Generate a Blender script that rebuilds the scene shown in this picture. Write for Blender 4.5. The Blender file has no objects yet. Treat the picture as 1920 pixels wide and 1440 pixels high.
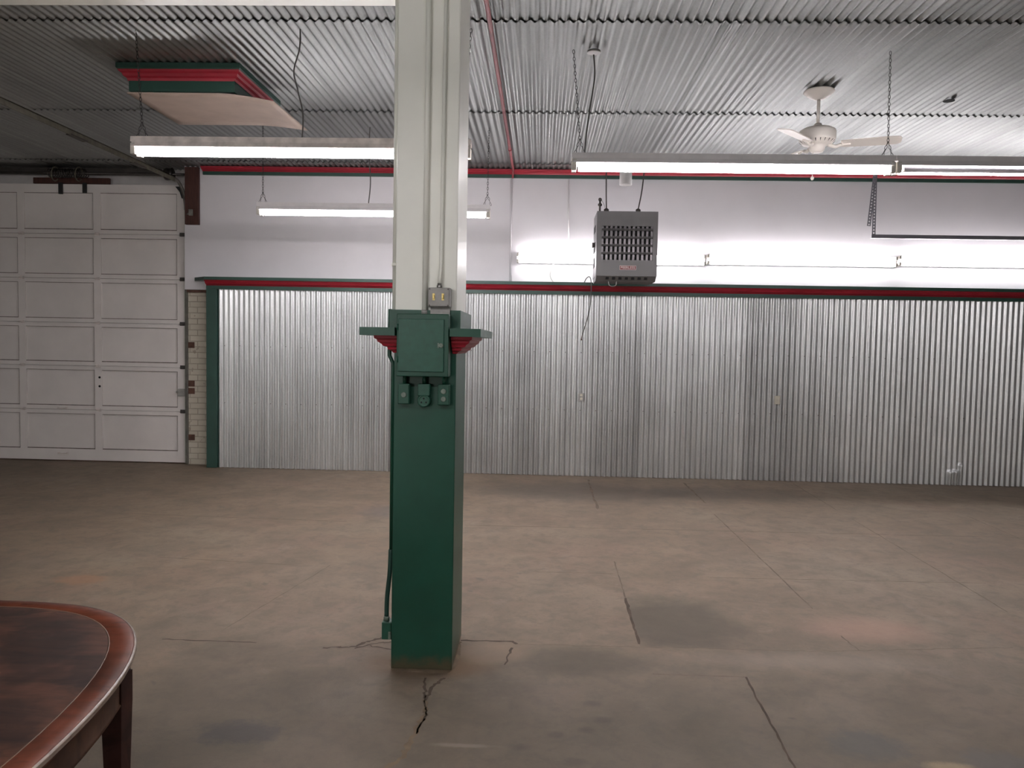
import bpy, bmesh, math, random
from mathutils import Vector, Matrix
random.seed(7)
SC = bpy.context.scene
COL = SC.collection
PI = math.pi

# ------------------------------------------------------------------ materials
class NT:
    def __init__(s, name):
        s.m = bpy.data.materials.new(name); s.m.use_nodes = True
        s.t = s.m.node_tree; s.b = s.t.nodes['Principled BSDF']
    def n(s, typ, **kw):
        nd = s.t.nodes.new(typ)
        for k, v in kw.items():
            if k in nd.inputs.keys(): nd.inputs[k].default_value = v
            else: setattr(nd, k, v)
        return nd
    def l(s, a, b): s.t.links.new(a, b)
    def pos(s, scale=(1, 1, 1)):
        g = s.n('ShaderNodeNewGeometry'); mp = s.n('ShaderNodeMapping'); mp.inputs['Scale'].default_value = scale
        s.l(g.outputs['Position'], mp.inputs['Vector']); return mp.outputs[0]
    def noise(s, vec, scale, detail=4, rough=.55, dist=0):
        nd = s.n('ShaderNodeTexNoise'); nd.inputs['Scale'].default_value = scale; nd.inputs['Detail'].default_value = detail
        nd.inputs['Roughness'].default_value = rough; nd.inputs['Distortion'].default_value = dist
        s.l(vec, nd.inputs['Vector']); return nd.outputs['Fac']
    def ramp(s, fac, stops):
        r = s.n('ShaderNodeValToRGB'); e = r.color_ramp.elements
        while len(e) < len(stops): e.new(.5)
        for el, (p, c) in zip(e, stops): el.position = p; el.color = (*c, 1) if len(c) == 3 else c
        s.l(fac, r.inputs['Fac']); return r.outputs['Color']
    def math(s, op, a, b=None, clamp=False):
        m = s.n('ShaderNodeMath', operation=op, use_clamp=clamp)
        for i, v in enumerate((a, b)):
            if v is None: continue
            if hasattr(v, 'is_linked'): s.l(v, m.inputs[i])
            else: m.inputs[i].default_value = v
        return m.outputs[0]
    def mix(s, fac, a, b, blend='MIX'):
        m = s.n('ShaderNodeMix', data_type='RGBA', blend_type=blend)
        for k, v in ((0, fac), (6, a), (7, b)):
            if hasattr(v, 'is_linked'): s.l(v, m.inputs[k])
            elif k == 0: m.inputs[0].default_value = v
            else: m.inputs[k].default_value = (*v, 1)
        return m.outputs[2]
    def bump(s, h, strength=.2, dist=.01):
        b = s.n('ShaderNodeBump'); b.inputs['Strength'].default_value = strength; b.inputs['Distance'].default_value = dist
        s.l(h, b.inputs['Height']); s.l(b.outputs[0], s.b.inputs['Normal'])
    def set(s, **kw):
        for k, v in kw.items():
            i = s.b.inputs[k.replace('_', ' ')]
            if hasattr(v, 'is_linked'): s.l(v, i)
            else: i.default_value = (*v, 1) if isinstance(v, tuple) and len(v) == 3 else v
        return s.m

def paint(name, c, rough=.45, var=.12, scale=6, bump=.05, spec=.5, stretch=(1, 1, 1)):
    t = NT(name); p = t.pos(stretch); f = t.noise(p, scale, 5)
    lo = tuple(x * (1 - var) for x in c); hi = tuple(min(1, x * (1 + var)) for x in c)
    col = t.ramp(f, [(.3, lo), (.7, hi)])
    if bump: t.bump(t.noise(p, scale * 12, 2), bump, .003)
    return t.set(Base_Color=col, Roughness=rough, Specular_IOR_Level=spec)

def metal(name, c, rough=.4, var=.15, scale=8):
    t = NT(name); p = t.pos(); f = t.noise(p, scale, 4)
    lo = tuple(x * (1 - var) for x in c); hi = tuple(min(1, x * (1 + var)) for x in c)
    return t.set(Base_Color=t.ramp(f, [(.3, lo), (.7, hi)]), Roughness=rough, Metallic=1.0)

def galvanised(name, tone, rough, axis, cover=.66, dirt=.25, met=1.0):
    t = NT(name); g = t.n('ShaderNodeNewGeometry'); sp = t.n('ShaderNodeSeparateXYZ'); t.l(g.outputs['Position'], sp.inputs[0])
    cell = t.math('FLOOR', t.math('DIVIDE', sp.outputs['X'], cover))
    wn = t.n('ShaderNodeTexWhiteNoise', noise_dimensions='1D'); t.l(cell, wn.inputs['W'])
    rib = t.math('FLOOR', t.math('DIVIDE', sp.outputs['X'], .068))
    wn2 = t.n('ShaderNodeTexWhiteNoise', noise_dimensions='1D'); t.l(rib, wn2.inputs['W'])
    st = (14, .5, .5) if axis == 'Y' else (14, 1, .35)
    streak = t.noise(t.pos(st), 1.0, 6, .6)
    spang = t.noise(t.pos((1, 1, 1)), 45, 2)
    blot = t.noise(t.pos((1, 1, 1)), 1.3, 5, .6)
    v = t.math('MULTIPLY_ADD', wn.outputs[0], .22); v.node.inputs[2].default_value = .72
    v = t.math('ADD', v, t.math('MULTIPLY', t.math('SUBTRACT', wn2.outputs[0], .5), .10))
    v = t.math('ADD', v, t.math('MULTIPLY', t.math('SUBTRACT', streak, .5), dirt * 1.6))
    v = t.math('ADD', v, t.math('MULTIPLY', t.math('SUBTRACT', blot, .5), dirt))
    v = t.math('ADD', v, t.math('MULTIPLY', t.math('SUBTRACT', spang, .5), .18), True)
    col = t.mix(v, (0, 0, 0), tone)
    r = t.math('ADD', t.math('MULTIPLY', t.math('SUBTRACT', blot, .5), .10), rough)
    return t.set(Base_Color=col, Roughness=r, Metallic=met)

M = {}
M['plaster'] = paint('white wall paint', (.72, .695, .72), .5, .05, 1.2, .04)
M['plaster_dim'] = paint('dimmed white header paint', (.55, .52, .51), .7, .15, 3)  # white header wall, its dimness put into a greyer colour
M['room'] = paint('plain side wall paint', (.42, .41, .40), .7, .08, 1)
M['cream'] = paint('cream white column paint', (.85, .85, .77), .38, .04, 2.5, .05)
M['green'] = paint('dark green gloss paint', (.007, .062, .036), .38, .15, 5, .06)
M['green_trim'] = paint('green trim paint', (.022, .066, .050), .42, .12, 5)
M['red'] = paint('red trim paint', (.35, .016, .032), .42, .12, 6)
M['red_pipe'] = paint('faded red pipe paint', (.36, .07, .08), .42, .2, 9)
M['fixture'] = paint('white enamel', (.84, .81, .82), .4, .06, 10, 0)
M['fixture_old'] = paint('stained enamel', (.70, .63, .60), .5, .25, 12, 0)
M['holder'] = paint('white plastic socket', (.6, .57, .52), .45, .05, 10, 0)
M['fan'] = paint('fan white enamel', (.68, .63, .58), .35, .04, 6, 0)
M['door_white'] = paint('door white paint', (.74, .69, .665), .55, .06, 2, .03)
M['grime'] = paint('grime in door joints', (.20, .165, .145), .8, .35, 16, 0)
M['door_edge'] = paint('door edge paint', (.45, .47, .38), .6, .15, 7)
M['black'] = paint('black rubber', (.012, .012, .012), .6, .1, 10, 0)
M['dark_steel'] = metal('dark steel', (.10, .09, .085), .5)
M['steel'] = metal('zinc steel', (.42, .41, .40), .42)
M['chain'] = metal('chain steel', (.10, .095, .095), .5)
M['track'] = paint('dusty track steel', (.16, .15, .13), .55, .3, 12, 0)
M['rail'] = paint('dusty rail steel', (.12, .11, .08), .6, .3, 12, 0)
M['slotted'] = paint('grey slotted angle', (.16, .155, .175), .45, .1, 9, 0)
M['brown_wood'] = paint('brown stained timber', (.060, .018, .012), .6, .3, 8, .1, stretch=(6, 6, .8))
M['board'] = paint('tan fibre board', (.46, .36, .30), .7, .10, 4, .04)
M['heater'] = paint('grey heater enamel', (.155, .150, .150), .42, .06, 6, 0)
M['heater_in'] = paint('heater inner fins', (.10, .095, .10), .5, .15, 9, 0)
M['heater_fin'] = metal('dull metal fins', (.13, .12, .125), .35)
M['badge'] = paint('dark red badge', (.16, .012, .014), .45, .05, 8, 0)
M['badge_text'] = paint('white badge lettering', (.75, .62, .60), .5, .03, 8, 0)
M['flue'] = paint('dull white flue', (.55, .53, .52), .5, .08, 6, 0)
M['grey_box'] = paint('grey steel box', (.30, .29, .27), .5, .15, 20, 0)
M['brass'] = metal('brass', (.62, .48, .18), .35)
M['outlet_metal'] = paint('outlet face scuffs', (.16, .20, .16), .45, .3, 60, 0)
M['green_box'] = paint('green painted boxes', (.014, .080, .050), .42, .15, 25, .05)
M['plate'] = paint('cream plate', (.62, .58, .48), .45, .04, 10, 0)
M['wire'] = paint('grey cable', (.09, .085, .08), .5, .1, 9, 0)
M['wire_white'] = paint('white cable', (.6, .58, .55), .5, .1, 9, 0)
M['rust'] = paint('rusty steel', (.10, .045, .03), .8, .4, 14, .1)
M['crack'] = paint('dirt filled crack', (.075, .054, .036), .9, .35, 9, 0)
M['joint'] = paint('dirt filled joint', (.145, .108, .078), .9, .35, 9, 0)
M['mortar'] = paint('mortar fill', (.155, .112, .070), .9, .3, 11, .3)
M['hole'] = paint('dark void', (.008, .008, .008), .9, .1, 9, 0)
M['galv_wall'] = galvanised('galvanised wall sheet', (.82, .83, .83), .37, 'Z', dirt=.30, met=.92)
M['galv_ceiling'] = galvanised('galvanised ceiling sheet', (.39, .40, .39), .46, 'Y', dirt=.25)

def lamp(name, strength, col=(1, .965, .99)):
    t = NT(name)
    return t.set(Base_Color=(.9, .9, .9), Emission_Color=col, Emission_Strength=strength)
M['tube_lit'] = lamp('lit fluorescent tube', 18)
M['tube_wall'] = lamp('lit wall tube', 9)
M['tube_off'] = NT('unlit fluorescent tube').set(Base_Color=(.75, .73, .78), Roughness=.2)

def casing():
    t = NT('green paint with floor grime'); g = t.n('ShaderNodeNewGeometry'); sp = t.n('ShaderNodeSeparateXYZ'); t.l(g.outputs['Position'], sp.inputs[0])
    f = t.noise(t.pos(), 14, 5, .65); col = t.ramp(t.noise(t.pos(), 5, 5), [(.3, (.006, .054, .031)), (.7, (.008, .070, .042))])
    h = t.math('ADD', t.math('MULTIPLY', sp.outputs['Z'], 9), t.math('MULTIPLY', t.math('SUBTRACT', f, .5), 1.2))
    col = t.mix(t.ramp(h, [(.25, (.85,) * 3), (.75, (0, 0, 0))]), col, (.085, .064, .034))
    col = t.mix(t.ramp(t.noise(t.pos((3, 3, .6)), 9, 4, .7), [(.72, (0, 0, 0)), (.80, (.35,) * 3)]), col, (.06, .085, .065))
    return t.set(Base_Color=col, Roughness=.38)
M['casing'] = casing()
def brick():
    t = NT('painted brick'); g = t.n('ShaderNodeNewGeometry'); sp = t.n('ShaderNodeSeparateXYZ'); t.l(g.outputs['Position'], sp.inputs[0])
    cb = t.n('ShaderNodeCombineXYZ'); t.l(sp.outputs['X'], cb.inputs[0]); t.l(sp.outputs['Z'], cb.inputs[1])
    b = t.n('ShaderNodeTexBrick'); b.inputs['Scale'].default_value = 1; b.inputs['Brick Width'].default_value = .21
    b.inputs['Row Height'].default_value = .076; b.inputs['Mortar Size'].default_value = .007; b.inputs['Mortar Smooth'].default_value = .3
    b.inputs['Color1'].default_value = (.60, .55, .46, 1); b.inputs['Color2'].default_value = (.55, .50, .41, 1); b.inputs['Mortar'].default_value = (.40, .35, .28, 1)
    t.l(cb.outputs[0], b.inputs['Vector'])
    f = t.noise(t.pos(), 9, 5)
    col = t.mix(t.math('MULTIPLY', t.math('GREATER_THAN', f, .66), .5), b.outputs['Color'], (.22, .15, .11))
    t.bump(t.math('SUBTRACT', 1.0, b.outputs['Fac']), .5, .01)
    return t.set(Base_Color=col, Roughness=.7)
M['brick'] = brick()

def wood(name, a, b, c, rough=.3, border=False):
    t = NT(name); p = t.pos((1.2, 7, 3)); f = t.noise(p, 1.6, 7, .62, 1.2)
    col = t.ramp(f, [(.28, a), (.5, b), (.72, c)])
    f2 = t.noise(t.pos(), 3.2, 4)
    f3 = t.noise(t.pos((2.2, 5, 3)), 3.0, 6, .65, .8)
    col = t.mix(t.ramp(f2, [(.46, (0, 0, 0)), (.62, (.75, .75, .75))]), col, tuple(x * .55 for x in a))
    col = t.mix(t.ramp(f3, [(.54, (0, 0, 0)), (.66, (.6, .6, .6))]), col, tuple(x * .4 for x in a))
    r = t.math('MULTIPLY_ADD', f2, .25); r.node.inputs[2].default_value = rough - .08
    return t.set(Base_Color=col, Roughness=r, Specular_IOR_Level=.2)
M['table_top'] = wood('worn mahogany veneer', (.018, .0075, .005), (.080, .030, .016), (.150, .060, .034), .46)
M['table_band'] = wood('mahogany border band', (.075, .021, .010), (.150, .040, .020), (.19, .058, .032), .42)
M['table_dark'] = wood('dark mahogany', (.020, .007, .005), (.036, .012, .009), (.05, .017, .012), .45)
M['table_apron'] = wood('mahogany apron', (.045, .019, .010), (.080, .035, .018), (.095, .044, .024), .45)
M['table_edge'] = paint('rubbed and highlighted rim edge', (.24, .18, .14), .3, .35, 30, 0)  # pale tone mixes rubbed wear with painted edge highlights
M['inlay'] = paint('pale inlay line', (.135, .075, .04), .4, .2, 20, 0)

def floor_mat():
    t = NT('worn concrete'); p = t.pos()
    big = t.noise(p, .55, 5, .6, .4); mid = t.noise(p, 2.2, 6, .62, .6); fine = t.noise(p, 26, 4, .7); grit = t.noise(p, 130, 2, .6)
    col = t.ramp(big, [(.30, (.180, .131, .086)), (.5, (.232, .172, .118)), (.72, (.240, .195, .142))])
    col = t.mix(t.ramp(mid, [(.35, (.55,) * 3), (.62, (0, 0, 0))]), col, (.160, .127, .095))
    pk = t.noise(t.pos((1, 1.4, 1)), .9, 4, .6, .5)
    col = t.mix(t.ramp(pk, [(.52, (0, 0, 0)), (.72, (.45,) * 3)]), col, (.25, .168, .125))
    lt = t.noise(t.pos((1.3, .8, 1)), 1.7, 5, .65, .8)
    col = t.mix(t.ramp(lt, [(.60, (0, 0, 0)), (.78, (.4,) * 3)]), col, (.28, .24, .20))
    col = t.mix(t.ramp(fine, [(.28, (.30,) * 3), (.5, (0, 0, 0))]), col, (.12, .10, .08))
    sp = t.noise(p, 5.5, 3, .5, .3)
    col = t.mix(t.ramp(sp, [(.70, (0, 0, 0)), (.76, (.5,) * 3)]), col, (.10, .09, .078))
    mot = t.noise(p, 7.5, 6, .7, .4)
    col = t.mix(t.ramp(mot, [(.38, (.45,) * 3), (.52, (0, 0, 0))]), col, (.135, .108, .080))
    col = t.mix(t.ramp(mot, [(.60, (0, 0, 0)), (.74, (.35,) * 3)]), col, (.30, .25, .20))
    # individual old oil and rust stains, each with its own outline
    g = t.n('ShaderNodeNewGeometry'); sx = t.n('ShaderNodeSeparateXYZ'); t.l(g.outputs['Position'], sx.inputs[0])
    wob = t.math('MULTIPLY', t.math('SUBTRACT', t.noise(p, 2.6, 4, .6), .5), .75)
    def stain(col, cx, cy, rx, ry, c, k, soft=.4, xmin=None, ymin=None):
        dx = t.math('DIVIDE', t.math('SUBTRACT', sx.outputs['X'], cx), rx); dy = t.math('DIVIDE', t.math('SUBTRACT', sx.outputs['Y'], cy), ry)
        d = t.math('SQRT', t.math('ADD', t.math('MULTIPLY', dx, dx), t.math('MULTIPLY', dy, dy)))
        d = t.math('ADD', d, wob2 if max(rx, ry) < .2 else t.math('ADD', wob, t.math('MULTIPLY', wob2, .18)))
        m = t.n('ShaderNodeMapRange', interpolation_type='SMOOTHSTEP'); t.l(d, m.inputs['Value'])
        m.inputs['From Min'].default_value = 1 + soft; m.inputs['From Max'].default_value = 1 - soft
        m.inputs['To Max'].default_value = k
        o = m.outputs[0]
        if xmin is not None: o = t.math('MULTIPLY', o, t.math('GREATER_THAN', sx.outputs['X'], xmin))
        if ymin is not None: o = t.math('MULTIPLY', o, t.math('GREATER_THAN', sx.outputs['Y'], ymin))
        return t.mix(o, col, c)
    wob2 = t.math('MULTIPLY', t.math('SUBTRACT', t.noise(p, 11, 5, .7), .5), 1.7)
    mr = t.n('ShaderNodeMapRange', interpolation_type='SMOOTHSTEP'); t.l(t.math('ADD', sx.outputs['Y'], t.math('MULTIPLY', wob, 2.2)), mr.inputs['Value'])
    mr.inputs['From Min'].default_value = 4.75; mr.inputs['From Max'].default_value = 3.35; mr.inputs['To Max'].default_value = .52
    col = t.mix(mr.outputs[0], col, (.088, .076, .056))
    dk = (.092, .074, .053)
    col = stain(col, .86, 4.76, .40, .46, dk, .80, .42, .60, 4.36)
    col = stain(col, .24, 4.12, .34, .17, dk, .65, .5)
    col = stain(col, 1.45, 3.33, .16, .12, (.085, .082, .075), .6)
    col = stain(col, 1.95, 3.22, .14, .10, (.11, .105, .10), .5)
    col = stain(col, -1.28, 3.24, .17, .10, (.065, .060, .062), .6)
    col = stain(col, -1.30, 7.7, .45, .35, (.13, .115, .105), .55)
    col = stain(col, .55, 9.0, 1.2, .55, (.11, .09, .072), .65, .6)
    col = stain(col, 2.2, 9.1, .9, .35, (.11, .09, .072), .5, .6)
    col = stain(col, -.55, 4.02, .30, .16, (.17, .105, .055), .8, .45)
    col = stain(col, -.25, 4.20, .20, .14, (.24, .17, .115), .6, .4)
    col = stain(col, 2.05, 4.75, .35, .18, (.40, .24, .18), .45, .6)
    col = stain(col, 1.55, 4.22, .55, .10, (.30, .25, .20), .35, .8)
    col = stain(col, -3.2, 5.25, .16, .10, (.33, .17, .09), .5)
    col = stain(col, 1.72, 3.17, .09, .035, (.40, .31, .18), .55, .6)
    col = stain(col, -.30, 3.20, .11, .015, (.32, .28, .23), .4, .6)
    for (cx, cy, r) in ((.29, 3.63, .045), (.32, 3.47, .05), (.24, 3.37, .045), (.10, 3.32, .04), (.18, 3.10, .05), (-.05, 3.2, .04), (1.2, 3.55, .02), (-.5, 3.9, .06)):
        col = stain(col, cx, cy, r * .8, r * .6, (.075, .060, .047), .45, .7)
    t.bump(t.math('ADD', t.math('MULTIPLY', fine, .7), t.math('MULTIPLY', grit, .3)), .25, .006)
    r = t.math('MULTIPLY_ADD', mid, -.25); r.node.inputs[2].default_value = .78
    return t.set(Base_Color=col, Roughness=r, Specular_IOR_Level=.35)
M['floor'] = floor_mat()

# ------------------------------------------------------------------ mesh helpers (world coordinates)
def frame(d):
    d = d.normalized(); a = Vector((0, 0, 1)) if abs(d.z) < .9 else Vector((1, 0, 0))
    u = d.cross(a).normalized(); return u, d.cross(u).normalized()

class MB:
    def __init__(s): s.v = []; s.f = []; s.mi = []; s.sm = []
    def face(s, idx, mi=0, smooth=False): s.f.append(tuple(idx)); s.mi.append(mi); s.sm.append(smooth)
    def box(s, x0, x1, y0, y1, z0, z1, mi=0, ch=0.0):
        if ch <= 0:
            b = len(s.v)
            s.v += [(x, y, z) for z in (z0, z1) for y in (y0, y1) for x in (x0, x1)]
            for q in ((0, 2, 3, 1), (4, 5, 7, 6), (0, 1, 5, 4), (2, 6, 7, 3), (0, 4, 6, 2), (1, 3, 7, 5)): s.face([b + i for i in q], mi)
        else:
            bm = bmesh.new(); bmesh.ops.create_cube(bm, size=1)
            for v in bm.verts:
                v.co = Vector(((x0 + x1) / 2 + v.co.x * (x1 - x0), (y0 + y1) / 2 + v.co.y * (y1 - y0), (z0 + z1) / 2 + v.co.z * (z1 - z0)))
            bmesh.ops.bevel(bm, geom=bm.edges[:], offset=ch, segments=2, affect='EDGES', profile=.5)
            s.addbm(bm, mi)
        return s
    def addbm(s, bm, mi=0, smooth=False):
        b = len(s.v); bm.verts.index_update(); s.v += [tuple(v.co) for v in bm.verts]
        for f in bm.faces: s.face([b + v.index for v in f.verts], mi, smooth)
        bm.free()
    def tube(s, pts, r, seg=10, mi=0, cap=True, smooth=True):
        pts = [Vector(p) for p in pts]; n = len(pts); rs = r if isinstance(r, (list, tuple)) else [r] * n
        b = len(s.v); u0 = None
        for i, p in enumerate(pts):
            d = (pts[min(i + 1, n - 1)] - pts[max(i - 1, 0)])
            if u0 is None: u, w = frame(d)
            else:
                dn = d.normalized(); u = (u0 - dn * u0.dot(dn)).normalized(); w = dn.cross(u)
            u0 = u
            for k in range(seg):
                a = 2 * PI * k / seg; s.v.append(tuple(p + (u * math.cos(a) + w * math.sin(a)) * rs[i]))
        for i in range(n - 1):
            for k in range(seg):
                k2 = (k + 1) % seg; s.face((b + i * seg + k, b + i * seg + k2, b + (i + 1) * seg + k2, b + (i + 1) * seg + k), mi, smooth)
        if cap:
            s.face([b + k for k in range(seg)][::-1], mi); s.face([b + (n - 1) * seg + k for k in range(seg)], mi)
        return s
    def lathe(s, prof, origin, axis=(0, 0, 1), seg=24, mi=0, smooth=True):
        o = Vector(origin); d = Vector(axis).normalized(); u, w = frame(d); b = len(s.v); n = len(prof)
        for (r, h) in prof:
            for k in range(seg):
                a = 2 * PI * k / seg; s.v.append(tuple(o + d * h + (u * math.cos(a) + w * math.sin(a)) * max(r, 1e-4)))
        for i in range(n - 1):
            for k in range(seg):
                k2 = (k + 1) % seg; s.face((b + i * seg + k, b + i * seg + k2, b + (i + 1) * seg + k2, b + (i + 1) * seg + k), mi, smooth)
        s.face([b + k for k in range(seg)][::-1], mi); s.face([b + (n - 1) * seg + k for k in range(seg)], mi)
        return s
    def prism(s, poly, lo, hi, axis='z', mi=0):
        # poly: 2-d outline; axis z: (x,y), axis x: (y,z), axis y: (x,z)
        def P(a, b, h): return {'z': (a, b, h), 'x': (h, a, b), 'y': (a, h, b)}[axis]
        b = len(s.v); n = len(poly); s.v += [P(a, c, lo) for a, c in poly] + [P(a, c, hi) for a, c in poly]
        s.face([b + i for i in range(n)][::-1], mi); s.face([b + n + i for i in range(n)], mi)
        for i in range(n):
            j = (i + 1) % n; s.face((b + i, b + j, b + n + j, b + n + i), mi)
        return s
    def strip(s, pts, w, z, mi=0):
        # ragged flat ribbon lying on the floor
        b = len(s.v); n = len(pts); P = [Vector((*p, 0)) for p in pts]
        for i, p in enumerate(P):
            d = (P[min(i + 1, n - 1)] - P[max(i - 1, 0)]).normalized(); q = Vector((-d.y, d.x, 0))
            ww = (w[i] if isinstance(w, list) else w) * .5
            s.v += [tuple(p + q * ww + Vector((0, 0, z))), tuple(p - q * ww + Vector((0, 0, z)))]
        for i in range(n - 1): s.face((b + 2 * i, b + 2 * i + 1, b + 2 * i + 3, b + 2 * i + 2), mi)
        return s
    def chain(s, p0, p1, link=.034, r=.0021, mi=0):
        p0, p1 = Vector(p0), Vector(p1); L = (p1 - p0).length; n = max(1, int(L / (link * .78))); d = (p1 - p0).normalized(); u, w = frame(d)
        for i in range(n):
            c = p0 + (p1 - p0) * ((i + .5) / n); side = u if i % 2 else w; ring = []
            for k in range(8):
                a = 2 * PI * k / 8; ring.append(c + d * math.cos(a) * link * .5 + side * math.sin(a) * link * .24)
            b = len(s.v); seg = 4
            for k in range(8):
                tdir = (ring[(k + 1) % 8] - ring[k - 1]).normalized(); nn = d.cross(side).normalized(); m = tdir.cross(nn)
                for j in range(seg):
                    a = 2 * PI * j / seg; s.v.append(tuple(ring[k] + (nn * math.cos(a) + m * math.sin(a)) * r))
            for k in range(8):
                k2 = (k + 1) % 8
                for j in range(seg):
                    j2 = (j + 1) % seg; s.face((b + k * seg + j, b + k * seg + j2, b + k2 * seg + j2, b + k2 * seg + j), mi, True)
        return s
    def build(s, name, mats, parent=None):
        if not isinstance(mats, (list, tuple)): mats = [mats]
        off = Vector(); p = parent
        while p is not None: off += p.location; p = p.parent
        me = bpy.data.meshes.new(name); me.from_pydata([tuple(Vector(v) - off) for v in s.v], [], s.f)
        for m in mats: me.materials.append(m)
        for p, mi, sm in zip(me.polygons, s.mi, s.sm): p.material_index = mi; p.use_smooth = sm
        bm = bmesh.new(); bm.from_mesh(me); bmesh.ops.recalc_face_normals(bm, faces=bm.faces); bm.to_mesh(me); bm.free()
        o = bpy.data.objects.new(name, me); COL.objects.link(o)
        if parent is not None: o.parent = parent
        return o

def tag(o, label=None, cat=None, group=None, kind=None):
    if label: o['label'] = label
    if cat: o['category'] = cat
    if group: o['group'] = group
    if kind: o['kind'] = kind
    return o
def thing(name, loc, label, cat, group=None, kind=None):
    o = bpy.data.objects.new(name, None); o.empty_display_size = .1; COL.objects.link(o); o.location = loc
    return tag(o, label, cat, group, kind)
def box(*a, **k): return MB().box(*a, **k)
def spline(pts, n=8):
    P = [Vector(p) for p in pts]; out = []
    for i in range(len(P) - 1):
        a, b, c, d = P[max(i - 1, 0)], P[i], P[i + 1], P[min(i + 2, len(P) - 1)]
        for k in range(n):
            t = k / n; out.append(.5 * ((2 * b) + (c - a) * t + (2 * a - 5 * b + 4 * c - d) * t * t + (3 * b - 3 * c + d - a) * t ** 3))
    out.append(P[-1]); return out

# ------------------------------------------------------------------ setting
XL, XR, YF, YB = -9.2, 8.5, -7.0, 10.2
CZ = 3.97
RIB = .068

# floor: slab, saw joints, cracks, mortar patch at the column foot
fl = MB()
fl.box(XL - .3, XR + .3, YF - .3, 10.9, -.2, 0)
def rag(pts, w0, w1, n=14, jit=.008):
    out = []; ws = []
    for (a, b) in zip(pts[:-1], pts[1:]):
        for k in range(n):
            t = k / n; out.append((a[0] + (b[0] - a[0]) * t + random.uniform(-jit, jit), a[1] + (b[1] - a[1]) * t + random.uniform(-jit, jit))); ws.append(random.uniform(w0, w1))
    out.append(pts[-1]); ws.append(w0); return out, ws
def crack(pts, w0, w1, mi, jit=.006, n=14):
    p, w = rag(pts, w0, w1, n, jit); fl.strip(p, w, .0008, mi)
J, K, MO = 1, 2, 3
crack([(1.82, 7.95), (1.83, 5.1)], .008, .013, J, .003, 30)
crack([(1.84, 9.75), (1.85, 8.5)], .012, .035, J, .006, 20)
crack([(3.19, 7.9), (3.12, 5.15)], .006, .011, J, .004, 30)
crack([(3.25, 9.9), (3.20, 8.3)], .006, .012, J, .004, 18)
crack([(.62, 6.1), (.61, 5.2)], .006, .012, J, .003, 16)
crack([(.61, 5.2), (.60, 4.39)], .012, .026, K, .004, 16)
crack([(.64, 9.85), (.63, 8.05)], .012, .04, J, .008, 20)
crack([(1.10, 3.99), (1.07, 3.0)], .007, .014, K, .004, 22)
crack([(1.83, 4.62), (1.85, 4.40)], .006, .012, J, .004, 8)
crack([(-1.17, 4.19), (-1.02, 4.215), (-.93, 4.33), (-.80, 4.42)], .008, .030, K, .010, 8)
crack([(-1.0, 4.20), (-.90, 4.28), (-.80, 4.31)], .006, .016, K, .008, 6)
crack([(-.93, 4.24), (-.80, 4.20), (-.745, 4.14)], .005, .012, K, .006, 6)
crack([(-.43, 4.36), (-.13, 4.37), (-.10, 4.33)], .012, .024, K, .004, 8)
crack([(-.13, 4.27), (-.16, 4.04)], .007, .016, K, .008, 8)
crack([(-.02, 5.75), (.59, 5.76)], .004, .010, J, .005, 20)
crack([(1.29, 5.73), (3.34, 5.79)], .006, .011, J, .005, 40)
crack([(-.69, 7.18), (4.53, 7.28)], .008, .015, J, .008, 60)
crack([(-.1, 4.33), (1.62, 4.37), (2.78, 4.52)], .004, .008, J, .008, 30)
crack([(-2.12, 4.24), (-1.57, 4.23)], .006, .014, K, .006, 14)
crack([(0.62, 3.985), (1.11, 3.99)], .004, .010, J, .005, 18)
crack([(-2.93, 5.85), (-1.81, 5.74)], .005, .012, J, .005, 20)
crack([(-4.2, 7.3), (-1.8, 7.2)], .008, .016, J, .01, 30)
crack([(-1.57, 5.77), (-1.83, 4.42)], .003, .006, J, .004, 20)
crack([(4.5, 8.2), (4.42, 6.3)], .005, .009, J, .004, 20)
crack([(-.46, 3.86), (-.50, 3.76), (-.515, 3.60)], .010, .020, K, .008, 8)
crack([(-.56, 3.85), (-.53, 3.70), (-.53, 3.62)], .008, .016, K, .008, 6)
crack([(-.52, 3.62), (-.50, 3.46), (-.52, 3.26), (-.535, 3.09), (-.60, 2.98), (-.70, 2.86)], .012, .034, MO, .008, 8)
crack([(-.52, 3.60), (-.49, 3.46), (-.51, 3.28)], .005, .012, K, .006, 8)
# low ragged mortar fillet round the column foot
ring = []
for k in range(48):
    a = 2 * PI * k / 48; cx, cy = -.59, 4.15
    ox = math.copysign(abs(math.cos(a)) ** .45, math.cos(a)) * (.175 + random.uniform(-.006, .012)); oy = math.copysign(abs(math.sin(a)) ** .45, math.sin(a)) * (.245 + random.uniform(-.006, .014))
    ring.append((cx + ox, cy + oy))
b0 = len(fl.v)
for (x, y) in ring: fl.v.append((x, y, .0005))
for (x, y) in ring: fl.v.append((-.59 + (x + .59) * .90, 4.15 + (y - 4.15) * .93, .006))
for k in range(48): fl.face((b0 + k, b0 + (k + 1) % 48, b0 + 48 + (k + 1) % 48, b0 + 48 + k), MO, True)
fl.face([b0 + 48 + k for k in range(48)], MO)
tag(fl.build('floor', [M['floor'], M['joint'], M['crack'], M['mortar']]), 'worn stained concrete floor with saw joints and cracks', 'floor', kind='structure')

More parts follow.
